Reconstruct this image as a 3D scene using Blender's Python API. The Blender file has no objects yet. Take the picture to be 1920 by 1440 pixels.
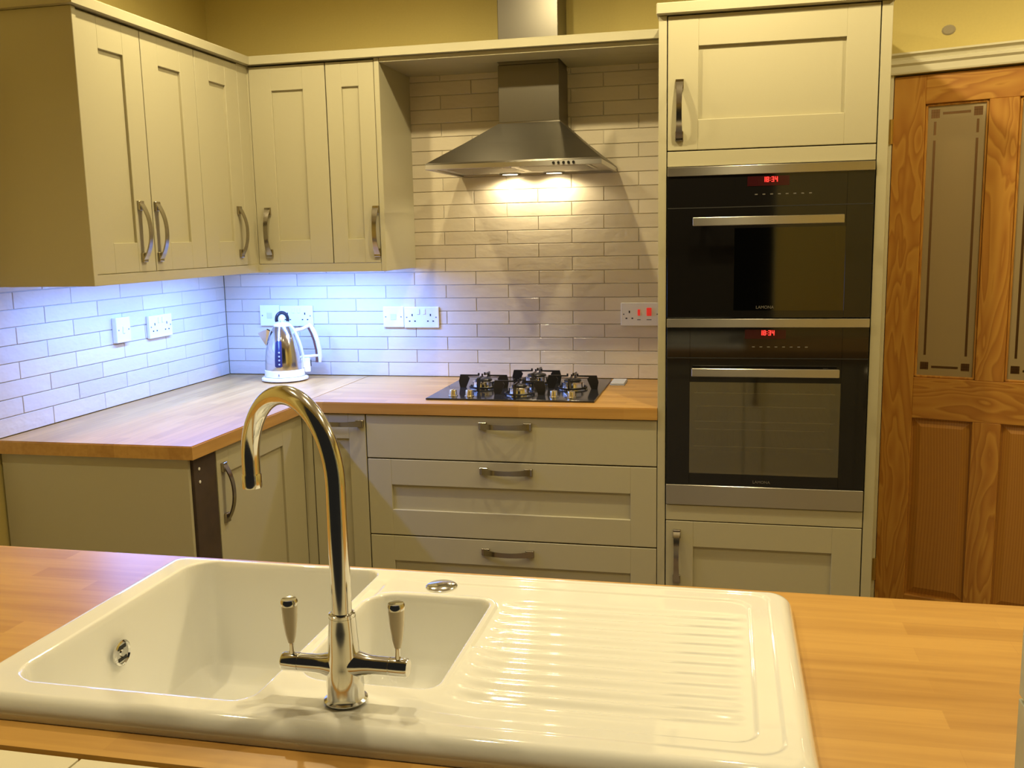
import bpy, bmesh, math, random
import numpy as np
from mathutils import Vector, Matrix

random.seed(7)
SC = bpy.context.scene
COL = SC.collection
R = math.radians

# ------------------------------------------------------------------ camera
def setup_camera():
    yaw, pitch, roll = R(12.7667), R(8.761), R(-1.1717)
    f = Vector((-math.sin(yaw)*math.cos(pitch), math.cos(yaw)*math.cos(pitch), -math.sin(pitch)))
    rt = Vector((math.cos(yaw), math.sin(yaw), 0)); up = rt.cross(f)
    r2 = math.cos(roll)*rt + math.sin(roll)*up
    u2 = -math.sin(roll)*rt + math.cos(roll)*up
    m = Matrix(((r2.x, u2.x, -f.x, 2.0095), (r2.y, u2.y, -f.y, -3.5595), (r2.z, u2.z, -f.z, 1.4471), (0, 0, 0, 1)))
    cd = bpy.data.cameras.new('camera'); cam = bpy.data.objects.new('camera', cd); COL.objects.link(cam)
    cam.matrix_world = m
    cd.sensor_width = 36; cd.lens = 1778.7/1920*36; cd.clip_start = .05
    SC.camera = cam
setup_camera()

# ------------------------------------------------------------------ world + lights + exposure
SC.view_settings.view_transform = 'Standard'
SC.view_settings.look = 'None'
SC.view_settings.exposure = 0.28
SC.view_settings.gamma = 1.0
w = bpy.data.worlds.new('night'); SC.world = w; w.use_nodes = True
w.node_tree.nodes['Background'].inputs[0].default_value = (.05, .045, .035, 1)
w.node_tree.nodes['Background'].inputs[1].default_value = .3

WARM = (1.0, .83, .48)
LED = (.13, .28, 1.0)
SPOT_W = 30.0
CEIL = 2.5
SPOTS = [(.67, -1.0, 176, .6, 1.0), (1.33, -1.0, 176, .6, 1.0), (2.05, -1.0, 176, .6, 1.0), (2.95, -1.1, 176, .6, 1.0),
         (.67, -2.25, 128, 1, .74), (1.40, -2.25, 128, 1, .74), (2.12, -2.25, 128, 1, .74), (2.85, -2.25, 128, 1, .74)]
def light(name, kind, loc, power, color, rot=(0, 0, 0), **kw):
    d = bpy.data.lights.new(name, kind); d.energy = power; d.color = color
    for k, v in kw.items(): setattr(d, k, v)
    o = bpy.data.objects.new(name, d); o.location = loc; o.rotation_euler = rot; COL.objects.link(o)
    return o
for (x, y, ang, bl, k) in SPOTS:
    light('downlight_lamp', 'SPOT', (x, y, CEIL-.012), SPOT_W*k, WARM, spot_size=R(ang), spot_blend=bl, shadow_soft_size=.022)
# under-cabinet LED strips
light('led_lamp', 'AREA', (.58, -.25, 1.355), 11, LED, shape='RECTANGLE', size=.46, size_y=.02)
light('led_lamp', 'AREA', (.25, -.74, 1.355), 14, LED, rot=(0, 0, R(90)), shape='RECTANGLE', size=.95, size_y=.02)
# cooker hood halogens
for hx in (1.225, 1.39):
    light('hood_lamp', 'SPOT', (hx, -.054, 1.669), 2.6, (1, .84, .55), spot_size=R(168), spot_blend=.3, shadow_soft_size=.018)
# added fill light, no fixture: brightens the unseen hallway behind the glazed door
light('hall_fill', 'POINT', (3.0, .75, 2.2), 5, WARM, shadow_soft_size=.1)

# ------------------------------------------------------------------ materials
MATS = {}
def newmat(name):
    m = bpy.data.materials.new(name); m.use_nodes = True
    nt = m.node_tree; b = nt.nodes['Principled BSDF']; MATS[name] = m
    return m, nt, b
def mat(name, col, rough=.5, metal=0, bump=0, bscale=60, var=0, coat=0, spec=.5, emit=None, estr=0, trans=0, ior=1.45, stretch=None, rvar=0):
    if name in MATS: return MATS[name]
    m, nt, b = newmat(name)
    b.inputs['Base Color'].default_value = (*col, 1); b.inputs['Roughness'].default_value = rough
    b.inputs['Metallic'].default_value = metal; b.inputs['Coat Weight'].default_value = coat
    b.inputs['Specular IOR Level'].default_value = spec; b.inputs['IOR'].default_value = ior
    b.inputs['Transmission Weight'].default_value = trans
    if emit: b.inputs['Emission Color'].default_value = (*emit, 1); b.inputs['Emission Strength'].default_value = estr
    if bump or var or rvar:
        g = nt.nodes.new('ShaderNodeNewGeometry'); mp = nt.nodes.new('ShaderNodeMapping')
        if stretch: mp.inputs['Scale'].default_value = stretch
        n = nt.nodes.new('ShaderNodeTexNoise'); n.inputs['Scale'].default_value = bscale; n.inputs['Detail'].default_value = 4
        nt.links.new(g.outputs['Position'], mp.inputs[0]); nt.links.new(mp.outputs[0], n.inputs['Vector'])
        if bump:
            bp = nt.nodes.new('ShaderNodeBump'); bp.inputs['Strength'].default_value = bump; bp.inputs['Distance'].default_value = .002
            nt.links.new(n.outputs['Fac'], bp.inputs['Height']); nt.links.new(bp.outputs[0], b.inputs['Normal'])
        if var:
            mx = nt.nodes.new('ShaderNodeMix'); mx.data_type = 'RGBA'
            mx.inputs[6].default_value = (*[c*(1-var) for c in col], 1); mx.inputs[7].default_value = (*[min(1, c*(1+var)) for c in col], 1)
            nt.links.new(n.outputs['Fac'], mx.inputs[0]); nt.links.new(mx.outputs[2], b.inputs['Base Color'])
        if rvar:
            mr = nt.nodes.new('ShaderNodeMapRange'); mr.inputs[3].default_value = max(0, rough-rvar); mr.inputs[4].default_value = rough+rvar
            nt.links.new(n.outputs['Fac'], mr.inputs[0]); nt.links.new(mr.outputs[0], b.inputs['Roughness'])
    return m

PAINT = mat('painted_cabinet', (.44, .405, .265), .42, bump=.06, bscale=300)
PAINT_IN = mat('cabinet_inside', (.50, .47, .36), .6)
WALL = mat('yellow_wall_paint', (.64, .53, .185), .75, bump=.12, bscale=140, var=.04)
CEILM = mat('white_ceiling', (.82, .81, .78), .8, bump=.05)
TRIM = mat('cream_gloss_trim', (.72, .68, .50), .35, bump=.03)
GROUT = mat('grey_grout', (.60, .56, .46), .85, bump=.2, bscale=400)
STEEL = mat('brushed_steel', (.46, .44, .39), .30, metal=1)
def brushed(m, tan):
    nt = m.node_tree; b = nt.nodes['Principled BSDF']; c = nt.nodes.new('ShaderNodeCombineXYZ')
    for i in range(3): c.inputs[i].default_value = tan[i]
    nt.links.new(c.outputs[0], b.inputs['Tangent']); b.inputs['Anisotropic'].default_value = .9; b.inputs['Anisotropic Rotation'].default_value = .25
brushed(STEEL, (.94, .34, 0))
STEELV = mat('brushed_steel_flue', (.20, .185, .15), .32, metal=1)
CHROME = mat('polished_chrome', (.68, .68, .67), .12, metal=1)
SATIN = mat('satin_nickel', (.38, .345, .285), .18, metal=1)
BLACKGLASS = mat('black_glass', (.008, .007, .006), .06, spec=.6)
HOBGLASS = mat('hob_glass', (.02, .02, .022), .10, spec=.7)
CERAMIC = mat('white_ceramic', (.82, .82, .79), .06, coat=.6, spec=.6)
CREAMP = mat('cream_plastic', (.78, .76, .68), .25)
WHITEP = mat('white_socket_plastic', (.80, .79, .75), .28)
SHADOWG = mat('dark_slot', (.02, .02, .02), .6)
BLACKP = mat('black_enamel', (.015, .014, .013), .3)
DARKB = mat('dark_brown_board', (.055, .035, .022), .6, var=.4, bscale=18, bump=.1)
FLOORM = mat('beige_floor', (.20, .15, .10), .4, var=.1, bscale=6)
REDP = mat('red_switch', (.75, .03, .02), .3, emit=(1, .05, .03), estr=.25)
RED_LED = mat('red_digits', (.3, 0, 0), .4, emit=(1, .02, .015), estr=5)
DISP = mat('display_window', (.035, .004, .006), .15)
LAMPM = mat('lamp_face', (1, .95, .8), .4, emit=(1, .86, .5), estr=18)
HLAMPM = mat('halogen_face', (1, .95, .8), .4, emit=(1, .82, .5), estr=14)
LEDM = mat('led_face', (1, 1, 1), .4, emit=LED, estr=4)
LOGO = mat('grey_print', (.16, .15, .13), .5)
SWITCHG = mat('grey_mark', (.16, .16, .18), .5)
BRASS = mat('brass_hinge', (.6, .42, .15), .3, metal=1)
SILLT = mat('cream_sill_tile', (.74, .68, .50), .3, var=.05, bscale=20)
REVT = mat('marbled_green_tile', (.42, .44, .34), .3, var=.3, bscale=25)
CAVITY = mat('oven_cavity', (.20, .19, .15), .45)
PORCEL = mat('lever_porcelain', (.66, .60, .47), .25, coat=.3)
SCUFF = mat('filler_patch', (.36, .31, .20), .9, bump=.3)

def tile_mat():
    m, nt, b = newmat('handmade_tile')
    oi = nt.nodes.new('ShaderNodeObjectInfo')
    mx = nt.nodes.new('ShaderNodeMix'); mx.data_type = 'RGBA'
    mx.inputs[6].default_value = (.60, .53, .40, 1); mx.inputs[7].default_value = (.67, .60, .46, 1)
    nt.links.new(oi.outputs['Random'], mx.inputs[0]); nt.links.new(mx.outputs[2], b.inputs['Base Color'])
    b.inputs['Roughness'].default_value = .16
    g = nt.nodes.new('ShaderNodeNewGeometry'); n = nt.nodes.new('ShaderNodeTexNoise')
    n.inputs['Scale'].default_value = 22; n.inputs['Detail'].default_value = 2
    mp = nt.nodes.new('ShaderNodeMapping'); mp.inputs['Scale'].default_value = (1, 1, 1.6)
    nt.links.new(g.outputs['Position'], mp.inputs[0]); nt.links.new(mp.outputs[0], n.inputs['Vector'])
    bp = nt.nodes.new('ShaderNodeBump'); bp.inputs['Strength'].default_value = .55; bp.inputs['Distance'].default_value = .004
    nt.links.new(n.outputs['Fac'], bp.inputs['Height']); nt.links.new(bp.outputs[0], b.inputs['Normal'])
    return m
TILE = tile_mat()

def oak_mat(name, axis):
    """finger-jointed oak staves running along world axis"""
    m, nt, b = newmat(name); N = nt.nodes; L = nt.links
    g = N.new('ShaderNodeNewGeometry'); mp = N.new('ShaderNodeMapping')
    if axis == 'y': mp.inputs['Rotation'].default_value = (0, 0, R(90))
    L.new(g.outputs['Position'], mp.inputs[0])
    br = N.new('ShaderNodeTexBrick'); br.offset = .37; br.inputs['Scale'].default_value = 1
    br.inputs['Brick Width'].default_value = .34; br.inputs['Row Height'].default_value = .042
    br.inputs['Mortar Size'].default_value = .0006; br.inputs['Mortar Smooth'].default_value = 1
    br.inputs['Color1'].default_value = (0, 0, 0, 1); br.inputs['Color2'].default_value = (1, 1, 1, 1); br.inputs['Mortar'].default_value = (.35, .35, .35, 1)
    L.new(mp.outputs[0], br.inputs['Vector'])
    m2 = N.new('ShaderNodeMapping'); m2.inputs['Scale'].default_value = (3, 45, 45); L.new(mp.outputs[0], m2.inputs[0])
    n = N.new('ShaderNodeTexNoise'); n.inputs['Scale'].default_value = 1.4; n.inputs['Detail'].default_value = 5; L.new(m2.outputs[0], n.inputs['Vector'])
    add = N.new('ShaderNodeMath'); add.operation = 'MULTIPLY_ADD'; add.inputs[1].default_value = .35; L.new(br.outputs['Color'], add.inputs[0]); 
    sc = N.new('ShaderNodeMath'); sc.operation = 'MULTIPLY'; sc.inputs[1].default_value = .75; L.new(n.outputs['Fac'], sc.inputs[0]); L.new(sc.outputs[0], add.inputs[2])
    cr = N.new('ShaderNodeValToRGB'); cr.color_ramp.elements[0].position = .15; cr.color_ramp.elements[1].position = .75
    cr.color_ramp.elements[0].color = (.34, .165, .032, 1); cr.color_ramp.elements[1].color = (.53, .30, .075, 1)
    L.new(add.outputs[0], cr.inputs[0]); L.new(cr.outputs[0], b.inputs['Base Color'])
    b.inputs['Roughness'].default_value = .34
    bp = N.new('ShaderNodeBump'); bp.inputs['Strength'].default_value = .08; bp.inputs['Distance'].default_value = .001
    L.new(n.outputs['Fac'], bp.inputs['Height']); L.new(bp.outputs[0], b.inputs['Normal'])
    return m
OAKX = oak_mat('oak_staves_along_x', 'x'); OAKY = oak_mat('oak_staves_along_y', 'y')

def pine_mat(name, axis, fine=False):
    m, nt, b = newmat(name); N = nt.nodes; L = nt.links
    tc = N.new('ShaderNodeTexCoord'); oi = N.new('ShaderNodeObjectInfo')
    mul = N.new('ShaderNodeMath'); mul.operation = 'MULTIPLY'; mul.inputs[1].default_value = 7.3; L.new(oi.outputs['Random'], mul.inputs[0])
    ad = N.new('ShaderNodeVectorMath'); L.new(tc.outputs['Object'], ad.inputs[0]); L.new(mul.outputs[0], ad.inputs[1])
    mp = N.new('ShaderNodeMapping'); mp.inputs['Scale'].default_value = (9, 9, 1.6) if axis == 'z' else (1.6, 9, 9)
    L.new(ad.outputs[0], mp.inputs[0])
    n = N.new('ShaderNodeTexNoise'); n.inputs['Scale'].default_value = 1.05 if not fine else .25; n.inputs['Detail'].default_value = 2.2; n.inputs['Distortion'].default_value = .9 if not fine else 0
    L.new(mp.outputs[0], n.inputs['Vector'])
    rg = N.new('ShaderNodeMath'); rg.operation = 'MULTIPLY'; rg.inputs[1].default_value = 10 if not fine else 26
    L.new(n.outputs['Fac'], rg.inputs[0])
    if fine:
        sx = N.new('ShaderNodeSeparateXYZ'); L.new(ad.outputs[0], sx.inputs[0])
        m3 = N.new('ShaderNodeMath'); m3.operation = 'MULTIPLY_ADD'; m3.inputs[1].default_value = 110; L.new(sx.outputs[0], m3.inputs[0]); L.new(rg.outputs[0], m3.inputs[2]); src = m3
    else: src = rg
    fr = N.new('ShaderNodeMath'); fr.operation = 'FRACT'; L.new(src.outputs[0], fr.inputs[0])
    cr = N.new('ShaderNodeValToRGB'); e = cr.color_ramp.elements
    e[0].position = 0; e[0].color = (.56, .285, .05, 1); e[1].position = 1; e[1].color = (.54, .27, .045, 1)
    x = e.new(.55); x.color = (.47, .21, .034, 1); x = e.new(.85); x.color = (.40, .165, .025, 1)
    if fine:
        for k, c in zip(range(4), ((.46, .215, .035, 1), (.43, .195, .03, 1), (.36, .15, .024, 1), (.46, .215, .035, 1))): e[k].color = c
    L.new(fr.outputs[0], cr.inputs[0])
    L.new(cr.outputs[0], b.inputs['Base Color']); b.inputs['Roughness'].default_value = .38
    return m
PINEV = pine_mat('pine_vertical_grain', 'z'); PINEH = pine_mat('pine_horizontal_grain', 'x'); PINEP = pine_mat('pine_panel_grain', 'z', True)

def frosted():
    m, nt, b = newmat('etched_glass'); b.inputs['Base Color'].default_value = (.52, .41, .22, 1)
    b.inputs['Roughness'].default_value = .5; b.inputs['Transmission Weight'].default_value = .4
    return m
FROST = frosted()
CLEARG = mat('clear_glass_strip', (.9, .9, .9), .02, trans=1, ior=1.1)
def oven_window():
    m, nt, b = newmat('oven_window_glass'); N = nt.nodes; L = nt.links
    t = N.new('ShaderNodeBsdfTransparent'); t.inputs[0].default_value = (.55, .53, .46, 1)
    g = N.new('ShaderNodeBsdfGlossy'); g.inputs[0].default_value = (.20, .19, .15, 1); g.inputs[1].default_value = .05
    a = N.new('ShaderNodeAddShader'); L.new(t.outputs[0], a.inputs[0]); L.new(g.outputs[0], a.inputs[1])
    L.new(a.outputs[0], N['Material Output'].inputs[0])
    return m
OVWIN = oven_window()
def smoked(name, tr, gl):
    m, nt, b = newmat(name); N = nt.nodes; L = nt.links
    t = N.new('ShaderNodeBsdfTransparent'); t.inputs[0].default_value = (*tr, 1)
    g = N.new('ShaderNodeBsdfGlossy'); g.inputs[0].default_value = (*gl, 1); g.inputs[1].default_value = .05
    a = N.new('ShaderNodeAddShader'); L.new(t.outputs[0], a.inputs[0]); L.new(g.outputs[0], a.inputs[1])
    L.new(a.outputs[0], N['Material Output'].inputs[0])
    return m
OVWIN2 = smoked('smoked_oven_window', (.10, .09, .07), (.07, .065, .05))

# ------------------------------------------------------------------ mesh helpers
FR = {}     # object name -> frame origin in build coordinates
class MB:
    def __init__(s): s.bm = bmesh.new()
    def box(s, x0, x1, y0, y1, z0, z1, bev=0, seg=1):
        r = bmesh.ops.create_cube(s.bm, size=1)
        vs = r['verts']
        bmesh.ops.scale(s.bm, vec=(abs(x1-x0), abs(y1-y0), abs(z1-z0)), verts=vs)
        bmesh.ops.translate(s.bm, vec=((x0+x1)/2, (y0+y1)/2, (z0+z1)/2), verts=vs)
        if bev:
            es = list({e for v in vs for e in v.link_edges})
            bmesh.ops.bevel(s.bm, geom=es, offset=bev, segments=seg, affect='EDGES', profile=.5)
        return s
    def lathe(s, prof, c=(0, 0, 0), n=32, axis='z', cap=True, sx=1, sy=1):
        rings = []
        for (r, z) in prof:
            ring = []
            for i in range(n):
                a = 2*math.pi*i/n; p = (r*math.cos(a)*sx, r*math.sin(a)*sy, z)
                if axis == 'x': p = (p[2], p[0], p[1])
                elif axis == 'y': p = (p[0], p[2], p[1])
                ring.append(s.bm.verts.new((p[0]+c[0], p[1]+c[1], p[2]+c[2])))
            rings.append(ring)
        for a, b in zip(rings, rings[1:]):
            for i in range(n):
                s.bm.faces.new((a[i], a[(i+1) % n], b[(i+1) % n], b[i]))
        if cap:
            s.bm.faces.new(rings[0][::-1]); s.bm.faces.new(rings[-1])
        return s
    def tube(s, pts, rad, n=16, cap=True, flat=None):
        """flat=(w,h): rectangular/elliptic section scaled along side/up vectors"""
        pts = [Vector(p) for p in pts]; rings = []
        t0 = (pts[1]-pts[0]).normalized()
        u = Vector((0, 0, 1)) if abs(t0.z) < .9 else Vector((0, 1, 0))
        u = (u - t0*u.dot(t0)).normalized()
        for i, p in enumerate(pts):
            t = (pts[min(i+1, len(pts)-1)] - pts[max(i-1, 0)]).normalized()
            u = (u - t*u.dot(t)).normalized(); v = t.cross(u)
            r = rad[i] if isinstance(rad, (list, tuple)) else rad
            ring = []
            for k in range(n):
                a = 2*math.pi*k/n
                ring.append(s.bm.verts.new(p + u*math.cos(a)*r*(flat[0] if flat else 1) + v*math.sin(a)*r*(flat[1] if flat else 1)))
            rings.append(ring)
        for a, b in zip(rings, rings[1:]):
            for i in range(n): s.bm.faces.new((a[i], a[(i+1) % n], b[(i+1) % n], b[i]))
        if cap: s.bm.faces.new(rings[0][::-1]); s.bm.faces.new(rings[-1])
        return s
    def prism(s, poly, axis, a, b):
        """extrude 2D poly along axis between a and b; poly coords are the other two axes in order"""
        def P(q, t):
            if axis == 'x': return (t, q[0], q[1])
            if axis == 'y': return (q[0], t, q[1])
            return (q[0], q[1], t)
        A = [s.bm.verts.new(P(q, a)) for q in poly]; B = [s.bm.verts.new(P(q, b)) for q in poly]
        n = len(poly)
        for i in range(n): s.bm.faces.new((A[i], A[(i+1) % n], B[(i+1) % n], B[i]))
        s.bm.faces.new(A[::-1]); s.bm.faces.new(B)
        return s
    def faces(s, vs, fs):
        V = [s.bm.verts.new(v) for v in vs]
        for f in fs: s.bm.faces.new([V[i] for i in f])
        return s
    def mesh(s, name, m, smooth=False, center=None):
        bmesh.ops.recalc_face_normals(s.bm, faces=s.bm.faces)
        if center is not None: bmesh.ops.translate(s.bm, vec=-Vector(center), verts=s.bm.verts)
        me = bpy.data.meshes.new(name); s.bm.to_mesh(me); s.bm.free()
        if m: me.materials.append(m)
        if smooth:
            for p in me.polygons: p.use_smooth = True
            if smooth != 'all':
                me.set_sharp_from_angle(angle=R(35))
        return me
    def obj(s, name, m, parent=None, smooth=False):
        xs = [v.co for v in s.bm.verts]
        mn = Vector([min(v[i] for v in xs) for i in range(3)]); mx = Vector([max(v[i] for v in xs) for i in range(3)])
        c = (mn+mx)/2
        if parent is None: c.z = mn.z
        me = s.mesh(name, m, smooth, c)
        return link(name, me, c, parent)
def link(name, me, c, parent=None, rot=None):
    o = bpy.data.objects.new(name, me); COL.objects.link(o); c = Vector(c)
    if parent: o.parent = parent; o.location = c - FR[parent.name]
    else: o.location = c
    if rot: o.rotation_euler = rot
    FR[o.name] = c
    return o
def thing(name, label, cat, loc, group=None, rz=0, local=False):
    o = bpy.data.objects.new(name, None); o.empty_display_size = .05; COL.objects.link(o)
    o.location = loc; o.rotation_euler = (0, 0, rz)
    FR[o.name] = Vector((0, 0, 0)) if local else Vector(loc)
    return tag(o, label, cat, group)
def tag(o, label, cat, group=None):
    o['label'] = label; o['category'] = cat
    if group: o['group'] = group
    return o
def struct(o): o['kind'] = 'structure'; return o
def sstep(x, a, b):
    t = np.clip((x-a)/(b-a), 0, 1); return t*t*(3-2*t)

# ------------------------------------------------------------------ room shell
struct(MB().box(-.1, 4.6, -3.0, 2.0, -.1, 0).obj('floor', FLOORM))
struct(MB().box(-.1, 4.6, -3.0, 2.0, CEIL, CEIL+.1).obj('ceiling', CEILM))
wall_left = struct(MB().box(-.108, -.008, -2.95, .108, 0, CEIL).obj('wall_left', WALL))
wall_back = struct(MB().box(-.008, 2.47, .008, .108, 0, CEIL).box(2.47, 2.536, -.1, .108, 0, CEIL).obj('wall_back', WALL))
# front wall with the window opening the camera looks through
OX0, OX1, OZ0, OZ1 = .95, 2.251, .914, 2.15
wall_front = struct(MB().box(-.008, OX0, -2.95, -2.75, 0, CEIL).box(OX1+.008, 3.78, -2.95, -2.75, 0, CEIL)
       .box(OX0, OX1+.008, -2.95, -2.75, 0, OZ0-.012).box(OX0, OX1+.008, -2.95, -2.75, OZ1, CEIL).obj('wall_front', WALL))
struct(MB().box(3.68, 3.78, -2.75, -.42, 0, CEIL).obj('wall_right', WALL))
x = .95
while x < 2.24:                       # tiles lying on the window sill
    x1 = min(x+.198, 2.249)
    MB().box(x+.001, x1, -2.948, -2.752, OZ0-.012, OZ0-.002, .001).obj('sill_tile', SILLT, wall_front); x += .2
z = OZ0
while z < OZ1-.05:                    # tiles up the right hand reveal
    z1 = min(z+.148, OZ1-.002)
    MB().box(OX1, OX1+.008, -2.948, -2.75, z+.001, z1, .001).obj('reveal_tile', REVT, wall_front); z += .15

# angled wall with the pine door
AW = R(-19); AO = Vector((2.536, -.1, 0))
aw = bpy.data.objects.new('wall_right_angled', None)
b = MB().box(.69, 1.22, 0, .1, 0, CEIL).box(0, .69, 0, .1, 1.951, CEIL)
me = b.mesh('wall_right_angled', WALL)
aw = bpy.data.objects.new('wall_right_angled', me); COL.objects.link(aw); aw.location = AO; aw.rotation_euler = (0, 0, AW); FR[aw.name] = Vector((0, 0, 0)); struct(aw)
MB().lathe([(.0, -.004), (.012, -.004), (.016, -.001)], (.168, 0, 2.076), 14, 'y', cap=False, sx=1.3).obj('filler_patch', SCUFF, aw)
# architrave
def ltop(name, me, rz=AW):
    o = bpy.data.objects.new(name, me); COL.objects.link(o); o.location = AO; o.rotation_euler = (0, 0, rz); FR[o.name] = Vector((0, 0, 0)); return struct(o)
prof = [(.0, 1.951), (-.016, 1.951), (-.018, 1.956), (-.018, 1.975), (-.026, 1.982), (-.026, 1.990), (-.018, 1.994), (-.022, 2.004), (-.034, 2.010), (-.034, 2.016), (0, 2.016)]
bb = MB().prism(prof, 'x', -.005, .78)
bb.box(.69, .755, -.018, 0, 0, 1.951, .003)
ltop('trim_1', bb.mesh('trim_1', TRIM))
bb = MB().box(-.002, .008, -.004, .1, 0, 1.951, .001).box(.682, .690, -.004, .1, 0, 1.951, .001).box(.008, .682, .05, .1, 1.947, 1.951)
ltop('trim_2', bb.mesh('trim_2', TRIM))

door = bpy.data.objects.new('door_1', None); COL.objects.link(door); door.location = AO; door.rotation_euler = (0, 0, AW); FR[door.name] = Vector((0, 0, 0)); struct(door)
Y0, Y1 = .004, .044
MB().box(.010, .108, Y0, Y1, .006, 1.945, .0015).obj('stile', PINEV, door)
MB().box(.572, .680, Y0, Y1, .006, 1.945, .0015).obj('stile', PINEV, door)
MB().box(.108, .572, Y0, Y1, 1.852, 1.945, .0015).obj('rail', PINEH, door)
MB().box(.108, .572, Y0, Y1, .808, .948, .0015).obj('rail', PINEH, door)
MB().box(.108, .572, Y0, Y1, .006, .172, .0015).obj('rail', PINEH, door)
MB().box(.297, .383, Y0, Y1, .948, 1.852, .0015).obj('mullion', PINEV, door)
MB().box(.297, .383, Y0, Y1, .172, .808, .0015).obj('mullion', PINEV, door)
for (a, c) in ((.108, .297), (.383, .572)):
    # raised and fielded lower panel
    p = MB().box(a, c, .020, .032, .172, .808)
    i = .030
    z0, z1 = .172, .808
    p.faces([(a+.006, .020, z0+.006), (c-.006, .020, z0+.006), (c-.006, .020, z1-.006), (a+.006, .020, z1-.006),
             (a+i, .011, z0+i), (c-i, .011, z0+i), (c-i, .011, z1-i), (a+i, .011, z1-i)],
            [(0, 1, 5, 4), (1, 2, 6, 5), (2, 3, 7, 6), (3, 0, 4, 7), (4, 5, 6, 7)])
    p.obj('panel', PINEP, door)
    bd = MB()   # glazing bead
    for (x0, x1, q0, q1) in ((a, a+.008, .948, 1.852), (c-.008, c, .948, 1.852), (a, c, .948, .956), (a, c, 1.844, 1.852)):
        bd.box(x0, x1, .012, .026, q0, q1, .002)
    bd.obj('glazing_bead', PINEV, door)
    px0, px1, pz0, pz1 = a+.006, c-.006, .952, 1.848
    # etched pane with its clear pattern left out of the frosting: strips of frosted glass round clear ones
    sx0, sx1 = a+.030, c-.032
    k = .0075
    xs = [px0, sx0-.013, sx0-k/2, sx0+k/2, sx0+.013, (sx0+.022), (sx1-.022), sx1-.013, sx1-k/2, sx1+k/2, sx1+.013, px1]
    zs = [pz0, .975, .981, .989, 1.001, 1.025, 1.735, 1.752, 1.795, 1.806, 1.816, 1.824, 1.834, pz1]
    clear = set()
    for ix in range(len(xs)-1):
        for iz in range(len(zs)-1):
            xm = (xs[ix]+xs[ix+1])/2; zm = (zs[iz]+zs[iz+1])/2
            corner = (ix in (1, 2, 3) or ix in (7, 8, 9)) and (1.806 < zm < 1.834 or .975 < zm < 1.001)
            vert = ix in (2, 8) and (1.025 < zm < 1.735 or 1.752 < zm < 1.795)
            hor = ix == 5 and (1.816 < zm < 1.824 or .981 < zm < .989)
            if corner or vert or hor: clear.add((ix, iz))
    fm = MB(); cm = MB()
    for ix in range(len(xs)-1):
        for iz in range(len(zs)-1):
            (cm if (ix, iz) in clear else fm).box(xs[ix], xs[ix+1], .020, .024, zs[iz], zs[iz+1])
    bmesh.ops.remove_doubles(fm.bm, verts=fm.bm.verts, dist=.0001)
    pn = fm.obj('pane', FROST, door)
    co = cm.obj('clear_pattern', CLEARG, pn); co['label'] = 'clear squares and strips left unetched in the frosted pane'
for hz in (1.77, .25):
    MB().box(.002, .013, -.006, .006, hz-.04, hz+.04, .001).lathe([(.005, -.04), (.005, .04)], (.006, -.006, hz), 10).obj('hinge', BRASS, door, True)
# handle side of the door (just outside the frame)
MB().lathe([(.022, 0), (.022, .008), (.009, .010), (.009, .03), (.024, .04), (.026, .055), (.016, .064)], (.635, -.062, .98), 20, 'y').obj('door_knob', BRASS, door, True)
# hallway behind the door
HALLW = mat('hall_paint', (.42, .22, .08), .7)
struct(MB().box(2.3, 4.4, 1.5, 1.6, 0, CEIL).obj('wall_hall', HALLW))
struct(MB().box(2.37, 2.47, .108, 1.5, 0, CEIL).obj('wall_hall_side', WALL))

# ------------------------------------------------------------------ wall tiles
gb = MB().box(.0, 1.806, .003, .008, .911, 2.058).obj('grout', GROUT, wall_back)
gl = MB().box(-.008, -.003, -1.313, .003, .911, 1.39).obj('grout', GROUT, wall_left)
tile_cache = {}
def tile_mesh(w_, h_, wall):
    key = (round(w_, 3), round(h_, 3), wall)
    if key not in tile_cache:
        b = MB()
        if wall == 'b': b.box(-w_/2, w_/2, 0, .0075, -h_/2, h_/2, .0011, 1)
        else: b.box(-.0075, 0, -w_/2, w_/2, -h_/2, h_/2, .0011, 1)
        tile_cache[key] = b.mesh('tile', TILE, True)
    return tile_cache[key]
HS = .0509; Z0 = .9145
G = .0023
for n in range(0, 23):
    z0 = Z0 + n*HS; z1 = z0+HS
    if n == 0: z0 = .911
    z1 = min(z1, 2.057)
    if z1-z0 < .01: continue
    xmin = 0 if n < 9 else .826
    off = .203 if n % 2 == 0 else .3235
    k = -2
    while True:
        x0 = off + k*.2485; x1 = x0 + .2485; k += 1
        if x0 > 1.80: break
        x0 = max(x0, xmin); x1 = min(x1, 1.806)
        if x1-x0 < .012: continue
        if x0 > 1.2 and False: pass
        link('tile', tile_mesh(x1-x0-G, z1-z0-G, 'b'), ((x0+x1)/2, -.001, (z0+z1)/2), wall_back,
             (R(random.uniform(-.5, .5)), 0, R(random.uniform(-.15, .15))))
    if n < 9:
        off = -.068 if n % 2 == 0 else -.193
        k = -7
        z1l = z1
        while True:
            y0 = off + k*.2505; y1 = y0+.2505; k += 1
            if y0 > -.005: break
            y0 = max(y0, -1.312); y1 = min(y1, -.004)
            if y1-y0 < .012: continue
            link('tile', tile_mesh(y1-y0-G, z1l-z0-G, 'l'), (.001, (y0+y1)/2, (z0+z1l)/2), wall_left,
                 (0, R(random.uniform(-.5, .5)), R(random.uniform(-.15, .15))))

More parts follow.
